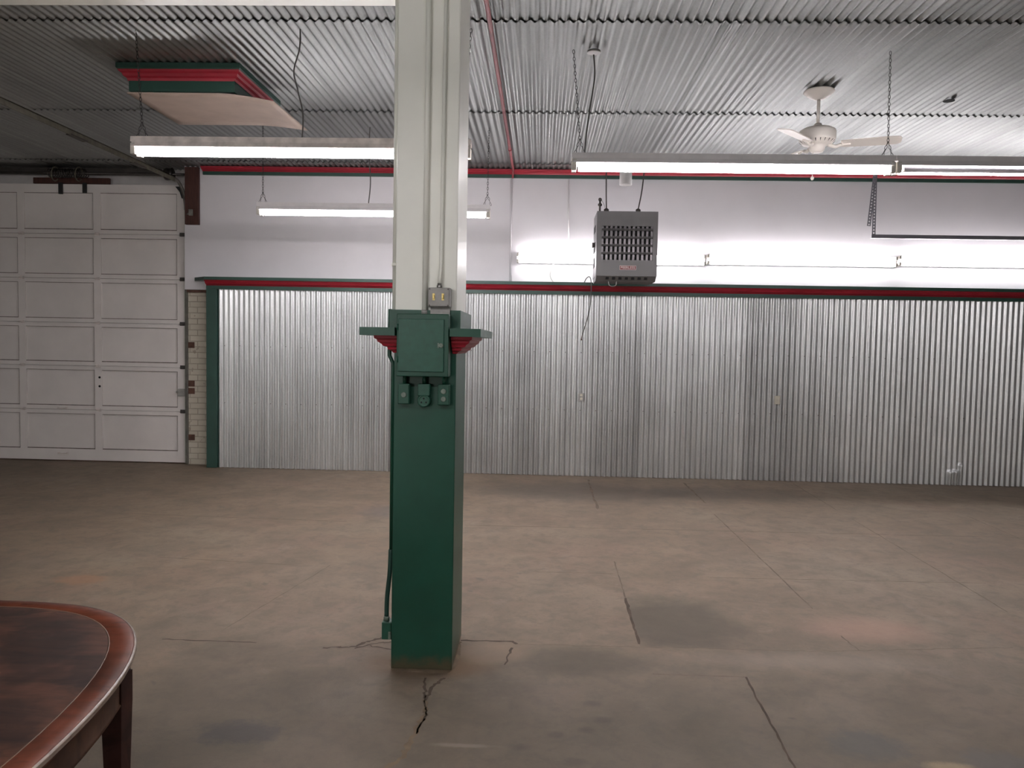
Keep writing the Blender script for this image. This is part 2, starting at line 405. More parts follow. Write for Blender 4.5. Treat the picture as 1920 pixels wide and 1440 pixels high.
# ceiling: rows of corrugated sheets, each lapping over the next
def corrugate(mb, rows, prof, seg, x0, x1, place, mi=0):
    n = int((x1 - x0) / RIB * seg)
    for r, row in enumerate(rows):
        b = len(mb.v); m = len(row)
        for (h, off, ph) in row:
            for i in range(n + 1):
                x = x0 + (x1 - x0) * i / n
                mb.v.append(place(x, h, off + prof * math.sin(2 * PI * (x + ph) / RIB)))
        for j in range(m - 1):
            for i in range(n): mb.face((b + j * (n + 1) + i, b + j * (n + 1) + i + 1, b + (j + 1) * (n + 1) + i + 1, b + (j + 1) * (n + 1) + i), mi, True)
ce = MB()
edges = [YF - .2, -3.05, -.9, 1.25, 3.40, 5.56, 7.71, 9.86, 10.5]
rows = []
for a, b in zip(edges[:-1], edges[1:]):
    ph = random.uniform(-.005, .005)
    rows.append([(a, .0, ph), (a + .35, .003, ph), (b + .10, .0095, ph)])
corrugate(ce, rows, .0110, 8, XL - .2, XR + .2, lambda x, h, o: (x, h, CZ + .008 + o))
ce.box(XL - .3, XR + .3, YF - .3, 10.9, CZ + .06, CZ + .2, 1)
tag(ce.build('ceiling', [M['galv_ceiling'], M['hole']]), 'galvanised corrugated metal ceiling in lapped rows of sheets', 'ceiling', kind='structure')

# walls
wb = MB()
wb.box(-4.76, XR + .3, YB, 10.5, 2.36, 4.05)
wb.box(-4.40, XR + .3, YB, 10.5, -.1, 2.36)
tag(wb.build('wall_back', M['plaster']), 'white painted back wall above the corrugated wainscot', 'wall', kind='structure')
wr = MB(); wr.box(-4.76, -4.40, 10.27, 10.5, -.1, 2.36)
tag(wr.build('wall_brick', M['brick']), 'strip of white painted brick wall beside the garage door', 'wall', kind='structure')
wh = MB(); wh.box(XL - .3, -4.76, 10.42, 10.6, -.1, 4.05)
tag(wh.build('wall_door', M['plaster_dim']), 'white wall around and above the garage door, colour dimmed to grey', 'wall', kind='structure')
tag(box(XL - .3, XL, YF - .3, 10.6, -.1, 4.1).build('wall_left', M['room']), 'plain painted side wall left of the garage door', 'wall', kind='structure')
tag(box(XR, XR + .3, YF - .3, 10.6, -.1, 4.1).build('wall_right', M['room']), 'plain painted side wall on the right', 'wall', kind='structure')
wf = MB(); wf.box(XL, XR, YF - .3, YF, -.1, .5); wf.box(XL, XR, YF - .3, YF, 3.3, 4.1)
for x0, x1 in ((XL, XL + .4), (-6.4, -6.0), (-3.5, XR)): wf.box(x0, x1, YF - .3, YF, .5, 3.3)  # openings added in this unseen wall to light the door and column
tag(wf.build('wall_front', M['room']), 'unseen front wall with window openings added to let in fill light', 'wall', kind='structure')

# corrugated wainscot
wc = MB()
zs = [0.004, .05, .10, .15, .165, .175, .185, .195, .205, .215, .23, .245, .255, .265, .275, .285, .30, .32, .6, 1.2, 1.8, 2.40]
n = int((XR + 4.26) / RIB * 8)
b0 = len(wc.v)
dent = {}
for z in zs:
    for i in range(n + 1):
        x = -4.26 + (XR + 4.26) * i / n
        sheet = math.floor((x + 4.26) / .66)
        y = 10.075 + .0118 * math.sin(2 * PI * x / RIB) + (.003 if sheet % 2 else 0)
        for (xc, top, amp) in ((5.285, .19, .030), (5.353, .20, .040), (5.421, .28, .030)):
            if abs(x - xc) < RIB * .5 and z < top:
                y -= amp * math.cos((x - xc) / RIB * PI) ** .7 * min(1, (top - z) / .025) ** .5 * (.55 + .45 * z / top)
        wc.v.append((x, y, z))
for j in range(len(zs) - 1):
    for i in range(n): wc.face((b0 + j * (n + 1) + i, b0 + j * (n + 1) + i + 1, b0 + (j + 1) * (n + 1) + i + 1, b0 + (j + 1) * (n + 1) + i), 0, True)
wc.box(-4.26, XR, 10.095, YB - .002, 0.004, 2.40, 1)
for z in (.87, 1.62):
    for k in range(62):
        x = -4.2 + k * RIB * 3 + RIB * .75
        x = math.floor(x / RIB) * RIB + RIB * .75
        if x < XR - .1: wc.lathe([(.006, 0), (.006, .003), (.003, .005)], (x, 10.067, z + random.uniform(-.006, .006)), (0, -1, 0), 6, 2)
tag(wc.build('wall_wainscot', [M['galv_wall'], M['hole'], M['dark_steel']]), 'galvanised corrugated metal wainscot along the back wall, dented at its foot', 'wall cladding', kind='structure')

# wainscot trim: ledge, moulding, fascia, end post
t1 = thing('trim_1', (-4.3, 10.1, 0), 'green and red ledge trim capping the corrugated wainscot', 'trim', kind='structure')
MB().prism([(-4.39, 9.95), (XR, 9.95), (XR, YB), (-4.62, YB), (-4.60, 10.14)], 2.475, 2.515).build('ledge', M['green_trim'], t1)
MB().prism([(9.965, 2.475), (9.975, 2.462), (9.99, 2.452), (10.005, 2.432), (10.03, 2.418), (10.045, 2.405), (10.19, 2.405), (10.19, 2.475)], -4.40, XR, 'x').build('red_moulding', M['red'], t1)
box(-4.40, XR, 10.035, 10.062, 2.362, 2.406).build('fascia', M['green_trim'], t1)
box(-4.40, -4.262, 10.035, 10.195, 0.002, 2.362, ch=.004).build('end_post', M['green_trim'], t1)
# ceiling cornice
t2 = thing('trim_2', (-4.5, 10.1, 3.9), 'red cornice with green band where the back wall meets the ceiling', 'trim', kind='structure')
MB().prism([(10.095, 3.966), (10.095, 3.955), (10.115, 3.947), (10.125, 3.934), (10.15, 3.924), (10.165, 3.912), (10.199, 3.912), (10.199, 3.966)], -4.50, XR, 'x').build('red_moulding', M['red'], t2)
box(-4.50, XR, 10.168, 10.199, 3.870, 3.912).build('green_band', M['green_trim'], t2)
# white beam resting on the column
tag(box(XL, -.742, 4.02, 4.40, 3.585, 3.965, ch=.006).build('trim_3', M['cream']), 'white painted ceiling beam running left from the column head', 'beam', kind='structure')

# ------------------------------------------------------------------ garage door
d1 = thing('door_1', (-6.9, 10.34, 0), 'white panelled overhead garage door left of the brick strip', 'garage door', kind='structure')
kz = lambda z: 1.71 + (z - 1.71) * 1.0078
bounds = [.012, kz(.717), kz(1.314), kz(1.896), kz(2.49), kz(3.083), kz(3.742)]
DX0, DX1 = -9.05, -4.82
stiles = [(DX1 - .10, DX1), (-6.07, -5.965), (-7.12, -7.02), (-8.17, -8.07), (DX0, DX0 + .10)]
secs = []
for i in range(6):
    z0, z1 = bounds[i] + .002, bounds[i + 1] - .002
    lo = .155 if i == 0 else .055; hi = .115 if i == 5 else .055
    s = MB(); s.box(DX0, DX1, 10.335, 10.37, z0, z1)
    s.box(DX0, DX1, 10.318, 10.336, z0, z0 + lo); s.box(DX0, DX1, 10.318, 10.336, z1 - hi, z1)
    for (a, b) in stiles: s.box(a, b, 10.318, 10.336, z0 + lo, z1 - hi)
    if i == 0:
        for k in range(40):
            x = DX0 + (DX1 - DX0) * k / 40; s.box(x, x + .106, 10.322, 10.36, .002 + random.uniform(0, .008), .02, 1)
    xs = sorted(stiles)
    for (pa, pb) in zip(xs[:-1], xs[1:]):
        s.box(pa[1], pb[0], 10.3165, 10.3345, z0 + lo - .001, z0 + lo + random.uniform(.007, .011), 2)
        s.box(pa[1], pb[0], 10.3175, 10.3345, z1 - hi - .004, z1 - hi + .001, 2)
        s.box(pb[0] - .004, pb[0] + .001, 10.3175, 10.3345, z0 + lo, z1 - hi, 2)
    so = s.build('door_section', [M['door_white'], M['rust'], M['grime']], d1); secs.append(so)
    # pale mossy edge of the end stile
    box(DX1, DX1 + .012, 10.318, 10.37, z0, z1).build('edge_strip', M['door_edge'], so)
for i in range(1, 6):
    z = bounds[i]
    for (a, b) in stiles[1:4]:
        c = (a + b) / 2
        MB().box(c - .034, c + .034, 10.308, 10.319, z - .022, z + .022, ch=.003).tube([(c - .036, 10.306, z), (c + .036, 10.306, z)], .006, 8).build('hinge', M['fixture_old'], d1)
    h = MB().box(DX1 - .06, DX1 + .005, 10.306, 10.319, z - .02, z + .03, ch=.003)
    h.prism([(DX1 - .07, z - .004), (DX1 + .02, z - .012), (DX1 + .02, z + .03)], 10.296, 10.308, 'y')
    h.tube([(DX1 - .02, 10.300, z), (DX1 + .06, 10.300, z)], .006, 8).lathe([(.006, 0), (.022, .002), (.022, .016), (.006, .018)], (DX1 + .050, 10.300, z), (1, 0, 0), 12)
    h.build('roller_hinge', M['dark_steel'], d1)
def pull(x, z):
    m = MB().tube(spline([(x - .055, 10.318, z), (x - .05, 10.295, z), (x + .05, 10.295, z), (x + .055, 10.318, z)], 5), .007, 8)
    m.box(x - .075, x - .04, 10.312, 10.319, z - .015, z + .015); m.box(x + .04, x + .075, 10.312, 10.319, z - .015, z + .015); m.build('pull_handle', M['fixture_old'], d1)
pull(-6.52, kz(.735)); pull(-6.52, kz(.12))
lk = MB().box(DX1 - .085, DX1 + .015, 10.290, 10.319, kz(.93), kz(1.03), ch=.006); lk.tube([(DX1 - .11, 10.300, kz(.985)), (DX1 - .08, 10.300, kz(.985))], .012, 8)
lk.build('lock', M['grey_box'], d1)
for z in (kz(1.04), kz(1.16)): MB().lathe([(.016, 0), (.016, .003)], (-6.00, 10.3185, z), (0, -1, 0), 12).build('bolt_hole', M['hole'], d1)

MB().prism([(-4.93, 3.735), (-4.84, 3.735), (-4.815, 3.66), (-4.815, 3.58), (-4.845, 3.58), (-4.87, 3.66)], 10.296, 10.318, 'y').build('top_roller_bracket', M['black'], d1)
# door track
tr = thing('door_track', (-4.76, 10.25, 0), 'dusty steel roller track curving up beside the garage door', 'door track')
MB().box(-4.795, -4.748, 10.275, 10.282, .01, 3.45).box(-4.752, -4.745, 10.24, 10.282, .01, 3.45).build('upright_track', M['track'], tr)
cur = MB(); prev = None; R = .36
for k in range(13):
    a = PI / 2 * k / 12; y = 10.262 - R + R * math.cos(a); z = 3.42 + R * math.sin(a)
    yo = 10.262 - R + (R - .045) * math.cos(a); zo = 3.42 + (R - .045) * math.sin(a)
    q = [(-4.755, y, z), (-4.745, y, z), (-4.745, yo, zo), (-4.755, yo, zo), (-4.795, y, z), (-4.795, y + .004, z + .004)]
    b = len(cur.v); cur.v += q
    if prev is not None:
        for i, j in ((0, 1), (1, 2), (2, 3), (3, 0), (0, 4), (4, 5)): cur.face((prev + i, prev + j, b + j, b + i), 0, True)
    prev = b
cur.build('curved_track', M['track'], tr)
MB().box(-4.795, -4.745, 4.5, 9.91, 3.774, 3.782).box(-4.752, -4.745, 4.5, 9.91, 3.722, 3.782).build('ceiling_rail', M['rail'], tr)
for y in (8.9, 7.7): box(-4.80, -4.74, y, y + .28, 3.725, 3.737).build('splice_plate', M['dark_steel'], tr)
for z in (.37, 1.0, 1.10, 1.62): box(-4.745, -4.66, 10.262, 10.268, z - .04, z + .04).build('wall_bracket', M['rust'], tr)
MB().tube([(-4.74, 10.19, 3.34), (-4.62, 10.09, 3.36)], .012, 8).box(-4.65, -4.60, 10.08, 10.10, 3.32, 3.40).build('jamb_bracket', M['track'], tr)

# torsion gear over the door
ts = thing('torsion_spring', (-6.3, 10.2, 3.88), 'dark torsion spring and shaft mounted above the garage door', 'door spring')
MB().tube([(-9.0, 10.2, 3.875), (-4.72, 10.2, 3.875)], .014, 10).build('shaft', M['dark_steel'], ts)
MB().tube([(-6.60 + .52 * k / 140, 10.2 + .055 * math.cos(k * .72), 3.875 + .055 * math.sin(k * .72)) for k in range(141)], .006, 6).build('spring', M['dark_steel'], ts)
for x in (-6.49, -6.17): MB().tube([(x + .012 * math.sin(k * .3), 10.17 + .085 * math.cos(k * 2 * PI / 20), 3.86 + .09 * math.sin(k * 2 * PI / 20)) for k in range(19)], .008, 6).build('cable_loop', M['rail'], ts)
for x in (-6.50, -6.17): box(x - .024, x + .024, 10.285, 10.315, 3.62 if x < -6.3 else 3.635, 3.77).build('top_bracket', M['black'], ts)
MB().lathe([(.02, 0), (.075, .005), (.08, .03), (.075, .09), (.085, .10), (.02, .105)], (-5.02, 10.2, 3.875), (1, 0, 0), 20).build('cable_drum', M['dark_steel'], ts)
MB().box(-7.4, -5.1, 10.24, 10.30, 3.875, 3.955).build('carrier_angle', M['dark_steel'], ts)
tag(box(-6.90, -5.85, 10.33, 10.37, 3.765, 3.845, ch=.004).build('header_board', M['brown_wood']), 'dark brown timber board fixed above the garage door', 'timber board')
tag(box(-4.735, -4.55, 10.150, 10.199, 3.213, 3.965, ch=.004).build('jamb_board', M['brown_wood']), 'dark brown upright timber board at top of the door track', 'timber board')
tag(box(-4.745, -4.405, 10.22, 10.268, 2.325, 2.357, ch=.003).build('lintel_strip', M['rust']), 'rusty steel strip across the top of the painted brick', 'steel strip')

# ------------------------------------------------------------------ column
cl = thing('column', (-.59, 4.18, 0), 'square column, cream above and dark green below, standing mid floor', 'column')
wp = MB(); wp.box(-.748, -.432, 3.945, 4.42, 1.85, 3.99, ch=.006); wp.build('cream_shaft', M['cream'], cl)
gl = MB(); gl.box(-.750, -.430, 3.940, 4.425, .004, 1.70, ch=.005); gl.build('green_casing', M['casing'], cl)
cr = MB()
for (x0, x1, y0, y1) in ((-.772, -.409, 3.918, 3.944), (-.772, -.409, 4.421, 4.52), (-.772, -.749, 3.944, 4.421), (-.431, -.409, 3.944, 4.421)): cr.box(x0, x1, y0, y1, 1.70, 1.875)
cr.build('collar', M['green'], cl)
sh = MB(); sh.prism([(-.897, 3.80), (-.722, 3.80), (-.722, 3.917), (-.449, 3.917), (-.449, 3.80), (-.296, 3.80), (-.296, 4.72), (-.897, 4.72)], 1.742, 1.782)
sh.build('shelf', M['green'], cl)
og = MB(); prof = [(.088, 1.742), (.086, 1.728), (.074, 1.722), (.072, 1.712), (.055, 1.700), (.048, 1.690), (.030, 1.684), (.026, 1.672), (.010, 1.664), (.003, 1.655)]
prev = None
for (d, z) in prof:
    path = [(-.449, 3.94 - d), (-.43 + d, 3.94 - d), (-.43 + d, 4.425 + d), (-.75 - d, 4.425 + d), (-.75 - d, 3.94 - d), (-.722, 3.94 - d)]
    b = len(og.v); og.v += [(x, y, z) for x, y in path]
    if prev is not None:
        for i in range(5): og.face((prev + i, prev + i + 1, b + i + 1, b + i), 0)
    prev = b
og.build('red_moulding', M['red'], cl)

# things fixed to the column
ep = thing('breaker_panel', (-.587, 3.87, 1.54), 'dark green painted electrical panel on the front of the column', 'electrical panel')
MB().box(-.715, -.455, 3.815, 3.938, 1.541, 1.852, ch=.004).build('cabinet', M['green'], ep)
pd = MB().box(-.706, -.478, 3.806, 3.816, 1.565, 1.826, ch=.003).build('door', M['green_box'], ep)
MB().lathe([(.012, 0), (.012, .004), (.009, .006)], (-.492, 3.806, 1.697), (0, -1, 0), 14).box(-.508, -.502, 3.800, 3.807, 1.685, 1.709).build('latch', M['outlet_metal'], pd)
for z in (1.61, 1.77): MB().tube([(-.709, 3.806, z), (-.709, 3.806, z + .03)], .005, 8).build('hinge', M['green_box'], ep)

def duplex(mb, x, z, y, r=.0135):
    mb.lathe([(r, 0), (r, .004), (r - .003, .0045)], (x, y, z), (0, -1, 0), 14)
b1 = thing('socket_box', (-.689, 3.91, 1.447), 'green socket box with one round outlet, left below the electrical panel', 'electrical box')
MB().box(-.719, -.660, 3.888, 3.939, 1.396, 1.500, ch=.004).build('box', M['green_box'], b1)
MB().box(-.716, -.663, 3.884, 3.889, 1.399, 1.497, ch=.002).build('cover', M['green'], b1)
o = MB(); duplex(o, -.688, 1.444, 3.884, .014); o.build('outlet', M['outlet_metal'], b1)
MB().tube([(-.688, 3.915, 1.50), (-.688, 3.915, 1.541)], .011, 10).build('nipple', M['green'], b1)
b2 = thing('range_outlet', (-.589, 3.91, 1.41), 'round green three-hole outlet below the middle of the electrical panel', 'power outlet')
MB().box(-.619, -.557, 3.895, 3.939, 1.440, 1.500, ch=.004).build('neck', M['green_box'], b2)
MB().lathe([(.034, 0), (.034, .035), (.031, .042), (.024, .044), (.022, .040)], (-.588, 3.939, 1.415), (0, -1, 0), 28).build('round_body', M['green_box'], b2)
for (dx, dz) in ((0, .011), (-.012, -.008), (.012, -.008)): MB().lathe([(.0045, 0), (.0045, .002)], (-.588 + dx, 3.8985, 1.415 + dz), (0, -1, 0), 8).build('pin_hole', M['hole'], b2)
MB().tube([(-.588, 3.915, 1.50), (-.588, 3.915, 1.541)], .011, 10).build('nipple', M['green'], b2)
b3 = thing('duplex_box', (-.486, 3.91, 1.447), 'green box with two stacked outlets, right below the electrical panel', 'electrical box')
MB().box(-.516, -.456, 3.888, 3.939, 1.394, 1.499, ch=.004).build('box', M['green_box'], b3)
MB().box(-.513, -.459, 3.884, 3.889, 1.397, 1.496, ch=.002).build('cover', M['green'], b3)
for z in (1.465, 1.426):
    o = MB(); duplex(o, -.486, z, 3.884, .0135); o.build('outlet', M['outlet_metal'], b3)
MB().tube([(-.486, 3.915, 1.50), (-.486, 3.915, 1.541)], .011, 10).build('nipple', M['green'], b3)

gb = thing('switch_box', (-.513, 3.90, 1.94), 'grey steel switch box on the cream column above the green panel', 'switch box')
MB().box(-.569, -.458, 3.868, 3.943, 1.889, 1.986, ch=.004).build('box', M['grey_box'], gb)
MB().box(-.566, -.461, 3.862, 3.869, 1.892, 1.983, ch=.003).build('cover_plate', M['grey_box'], gb)
for x in (-.539, -.493):
    MB().box(x - .004, x + .004, 3.850, 3.863, 1.930, 1.948, ch=.001).box(x - .006, x + .006, 3.860, 3.863, 1.922, 1.956).build('toggle', M['brass'], gb)
for x in (-.560, -.467):
    for z in (1.897, 1.978): MB().lathe([(.004, 0), (.003, .002)], (x, 3.862, z), (0, -1, 0), 8).build('screw', M['dark_steel'], gb)
MB().box(-.560, -.462, 3.90, 3.943, 1.853, 1.889).build('raceway', M['grey_box'], gb)
MB().lathe([(.014, 0), (.014, .014), (.011, .016), (.011, .024)], (-.5175, 3.915, 1.986), (0, 0, 1), 12).build('conduit_connector', M['steel'], gb)
ca = thing('conduit', (-.592, 3.93, 1.85), 'thicker cream conduit down the column front into the panel', 'conduit')
MB().tube([(-.5935, 3.930, 1.876), (-.590, 3.930, 3.98)], .0135, 14).build('pipe', M['cream'], ca)
MB().lathe([(.019, 0), (.019, .02), (.015, .022)], (-.5935, 3.930, 1.854), (0, 0, 1), 14).build('locknut', M['grey_box'], ca)
cb = thing('conduit', (-.517, 3.93, 2.0), 'thinner cream conduit down the column front into the grey switch box', 'conduit')
MB().tube([(-.5175, 3.915, 2.010), (-.513, 3.931, 2.10), (-.502, 3.933, 3.98)], .0095, 12).build('pipe', M['cream'], cb)
cc = thing('conduit', (-.765, 4.0, .24), 'conduit down the left side of the column, cream above and green below', 'conduit')
MB().tube([(-.7625, 4.0, 1.876), (-.7625, 4.0, 3.98)], .011, 12).build('upper_pipe', M['cream'], cc)
MB().tube([(-.785, 4.0, 1.88), (-.785, 4.0, 1.64), (-.766, 4.0, 1.60), (-.766, 4.0, .60)], .0105, 12).build('lower_pipe', M['green'], cc)
MB().tube(spline([(-.768, 4.0, .62), (-.772, 4.0, .50), (-.785, 4.0, .36), (-.787, 4.0, .262)], 5), .012, 10).build('flexible_tail', M['green_trim'], cc)
MB().box(-.776, -.748, 3.985, 4.015, 2.103, 2.116).build('clamp', M['cream'], cc)
fb = thing('socket_box', (-.787, 4.0, .15), 'green socket box low on the left side of the column near the floor', 'electrical box')
MB().box(-.806, -.754, 3.965, 4.035, .146, .238, ch=.004).build('box', M['green_box'], fb)
MB().lathe([(.016, 0), (.016, .018), (.013, .022)], (-.787, 4.0, .238), (0, 0, 1), 12).build('connector', M['outlet_metal'], fb)
MB().box(-.770, -.756, 3.960, 3.966, .150, .19).build('cover_edge', M['outlet_metal'], fb)

# ------------------------------------------------------------------ fluorescent lights
def strip_light(x0, x1, y, zb, label, chains=(), cords=(), lit=(True, True), mat='fixture', ztop=CZ):
    t = thing('fluorescent_light', ((x0 + x1) / 2, y, zb), label, 'ceiling light', 'hanging fluorescent strip lights')
    h = MB(); h.prism([(y - .058, zb + .085), (y - .054, zb + .125), (y + .054, zb + .125), (y + .058, zb + .085)], x0, x1, 'x'); h.build('housing', M[mat], t)
    r = MB(); r.prism([(y - .072, zb + .050), (y - .056, zb + .086), (y + .056, zb + .086), (y + .072, zb + .050), (y + .070, zb + .048), (y + .02, zb + .072), (y - .02, zb + .072), (y - .070, zb + .048)], x0 + .01, x1 - .01, 'x'); r.build('reflector', M[mat], t)
    for i, dy in enumerate((-.044, .044)):
        m = M['tube_lit'] if lit[i] else M['tube_off']
        tb = MB().tube([(x0 + .055, y + dy, zb + .022), (x1 - .055, y + dy, zb + .022)], .019, 14).build('tube', m, t)
    for x in (x0 + .02, x1 - .02):
        for dy in (-.044, .044): box(x - .018, x + .018, y + dy - .021, y + dy + .021, zb - .004, zb + .075, ch=.004).build('lamp_holder', M['holder'], t)
    for (cx, cxt, cyt) in chains:
        c = MB(); c.chain((cx, y, zb + .235), (cxt, cyt, ztop - .005)); c.chain((cx - .038, y, zb + .125), (cx, y, zb + .24)); c.chain((cx + .038, y, zb + .125), (cx, y, zb + .24))
        c.build('hanging_chain', M['chain'], t)
    for pts in cords: MB().tube(spline(pts), .0055, 8).build('power_cord', M['wire'], t)
    return t
L1 = strip_light(-3.01, -.53, 5.65, 3.045, 'long lit strip light hanging left of the column beneath the tan ceiling hatch', [(-2.95, -3.02, 5.70), (-.60, -.545, 5.66)],
            [[(-1.765, 5.65, 3.17), (-1.76, 5.65, 3.35), (-1.80, 5.66, 3.52), (-1.83, 5.66, 3.66), (-1.79, 5.66, 3.82), (-1.785, 5.66, 3.96)]], mat='fixture_old')
L2 = strip_light(.208, 2.642, 6.05, 3.055, 'long lit strip light hanging right of the column, in front of the fan', [(.27, .205, 6.05), (2.60, 2.590, 6.05)],
            [[(.305, 6.05, 3.18), (.33, 6.05, 3.45), (.37, 6.05, 3.75), (.36, 6.05, 3.93)]])
L3 = strip_light(2.648, 5.09, 6.05, 3.055, 'strip light cut off by the right picture edge, only its rear tube lit', [(5.0, 5.0, 6.05)], lit=(False, True))
L4 = strip_light(-3.03, -.56, 8.2, 3.035, 'lit strip light hanging furthest back, close to the white wall behind the column', [(-2.98, -2.98, 8.2), (-.59, -.585, 8.2)],
            [[(-1.85, 8.2, 3.16), (-1.83, 8.2, 3.4), (-1.85, 8.2, 3.7), (-1.84, 8.2, 3.96)]])

strip_light(-2.7, -.25, .6, 3.045, 'unseen strip light added to brighten the column front, left of the pair', [(-2.6, -2.6, .6), (-.35, -.35, .6)])  # unseen pair of lamps, added as fill for the column front
strip_light(.25, 2.7, .6, 3.045, 'unseen strip light added to brighten the column front, right of the pair', [(.35, .35, .6), (2.6, 2.6, .6)])

def wall_light(x0, x1, z, label, cord=None):
    t = thing('wall_light', ((x0 + x1) / 2, 10.16, z - .07), label, 'wall light', 'fluorescent lights in a row on the wall')
    MB().box(x0, x1, 10.138, YB - .001, z - .062, z + .062, ch=.004).build('channel', M['fixture'], t)
    for dz in (-.042, .042): MB().tube([(x0 + .035, 10.105, z + dz), (x1 - .035, 10.105, z + dz)], .019, 14).build('tube', M['tube_wall'], t)
    for x in (x0 + .014, x1 - .014):
        for dz in (-.042, .042): box(x - .013, x + .013, 10.075, 10.139, z + dz - .022, z + dz + .022, ch=.003).build('lamp_holder', M['holder'], t)
    if cord: MB().tube(spline(cord), .006, 8).build('power_cord', M['wire_white'], t)
    return t
wall_light(-.335, 2.100, 2.830, 'wall light partly hidden by the grey unit heater, first of the row', [(.139, 10.17, 2.775), (.13, 10.13, 2.70), (.10, 10.13, 2.63), (.13, 10.15, 2.55), (.17, 10.17, 2.52)])
wall_light(2.118, 4.520, 2.845, 'middle wall light of the row, right of the grey unit heater')
wall_light(4.538, 6.98, 2.860, 'wall light at the right picture edge, last of the row')

# ------------------------------------------------------------------ ceiling hatch
ht = thing('ceiling_hatch', (-3.05, 7.0, 3.75), 'boxed ceiling hatch with green and red moulding, tan board beneath', 'ceiling hatch')
def ringloft(prof, x0, x1, y0, y1):
    m = MB(); prev = None
    for (d, z) in prof:
        b = len(m.v); m.v += [(x0 - d, y0 - d, z), (x1 + d, y0 - d, z), (x1 + d, y1 + d, z), (x0 - d, y1 + d, z)]
        if prev is not None:
            for i in range(4): m.face((prev + i, prev + (i + 1) % 4, b + (i + 1) % 4, b + i), 0)
        prev = b
    return m
hx = (-3.47, -2.60, 6.47, 7.30)
ringloft([(.085, 3.975), (.085, 3.935), (.075, 3.925)], *hx).build('upper_band', M['green_trim'], ht)
ringloft([(.076, 3.926), (.070, 3.912), (.052, 3.900), (.044, 3.880), (.024, 3.868), (.018, 3.848)], *hx).build('red_moulding', M['red'], ht)
ringloft([(.012, 3.850), (.012, 3.765), (.0, 3.762)], *hx).build('lower_band', M['green_trim'], ht)
bd = MB(); nx, ny = 16, 8
def bz(u, v):
    x = -3.50 + 1.24 * u; s = max(0, (x + 2.72) / .46); return 3.748 - .062 * s ** 1.5 * (1 - .25 * v)
for lay in (0, 1):
    for j in range(ny + 1):
        for i in range(nx + 1):
            u, v = i / nx, j / ny; bd.v.append((-3.50 + 1.24 * u, 6.46 + .93 * v + .02 * u * (1 - v), bz(u, v) + lay * .009))
W = nx + 1; N = W * (ny + 1)
for j in range(ny):
    for i in range(nx):
        a = j * W + i; bd.face((a, a + 1, a + W + 1, a + W), 0, True); bd.face((N + a, N + a + W, N + a + W + 1, N + a + 1), 0, True)
for i in range(nx): bd.face((i, i + 1, N + i + 1, N + i)); k = ny * W + i; bd.face((k, N + k, N + k + 1, k + 1))
for j in range(ny): a = j * W; bd.face((a, N + a, N + a + W, a + W)); a += nx; bd.face((a, a + W, N + a + W, N + a))
tag(bd.build('tan_board', M['board'], ht), 'tan board sagging at its right end')

# ------------------------------------------------------------------ ceiling fan
fx, fy = 2.385, 6.97
cf = thing('ceiling_fan', (fx, fy, 3.44), 'white ceiling fan hanging from a down rod behind the strip light', 'ceiling fan')
MB().lathe([(.06, -.004), (.125, .0), (.130, .012), (.118, .022), (.105, .028), (.100, .040), (.085, .050), (.045, .072), (.030, .078)], (fx, fy, 3.968), (0, 0, -1), 32).build('canopy', M['fan'], cf)
MB().tube([(fx, fy, 3.90), (fx, fy, 3.655)], .014, 14).build('down_rod', M['fan'], cf)
MB().lathe([(.016, .0), (.030, .006), (.040, .030), (.044, .045)], (fx, fy, 3.690), (0, 0, -1), 20).build('yoke_cover', M['fan'], cf)
mo = MB().lathe([(.04, 0), (.115, .012), (.148, .030), (.154, .045), (.154, .105), (.146, .125), (.120, .150), (.09, .160), (.07, .165), (.066, .190), (.050, .215), (.03, .222)], (fx, fy, 3.655), (0, 0, -1), 36).build('motor', M['fan'], cf)
for k in range(22):
    a = 2 * PI * k / 22; c = Vector((math.cos(a), math.sin(a), 0)); p = Vector((fx, fy, 3.522)) + c * .133
    MB().tube([p + Vector((0, 0, .010)) + c * .012, p - Vector((0, 0, .010)) - c * .012], .005, 5).build('vent_slot', M['hole'], mo)
for ang in (-18, -132, 106):
    a = math.radians(ang); d = Vector((math.cos(a), math.sin(a), 0)); s = Vector((-math.sin(a), math.cos(a), 0)); up = Vector((0, 0, 1))
    tilt = math.radians(-13); s2 = s * math.cos(tilt) + up * math.sin(tilt); n2 = d.cross(s2)
    base = Vector((fx, fy, 3.500)); bl = MB(); prof = [(.19, .052), (.24, .062), (.40, .068), (.56, .072), (.63, .070), (.655, .058), (.668, .030)]
    pts = [base + d * r + s2 * w for r, w in prof] + [base + d * r - s2 * w for r, w in reversed(prof)]
    b = len(bl.v); m = len(pts); bl.v += [tuple(p + n2 * .004) for p in pts] + [tuple(p - n2 * .004) for p in pts]
    bl.face(range(b, b + m)); bl.face([b + m + i for i in range(m)][::-1])
    for i in range(m): j = (i + 1) % m; bl.face((b + i, b + j, b + m + j, b + m + i))
    bo = bl.build('blade', M['fan'], cf)
    ir = MB(); ir.tube(spline([base + d * .09 + up * -.002, base + d * .15 + up * -.022, base + d * .20 - n2 * .008, base + d * .27 - n2 * .007], 5), [.016] * 11 + [.012] * 5, 8)
    ir.tube([base + d * .20 - n2 * .008 + s2 * .03, base + d * .20 - n2 * .008 - s2 * .03], .008, 6)
    ir.build('blade_iron', M['fan'], bo)
MB().chain((fx - .035, fy - .01, 3.45), (fx - .035, fy - .01, 3.225), .012, .0014).lathe([(.004, 0), (.014, .008), (.016, .018), (.010, .032), (.003, .036)], (fx - .035, fy - .01, 3.228), (0, 0, -1), 14).build('pull_chain', M['fan'], cf)

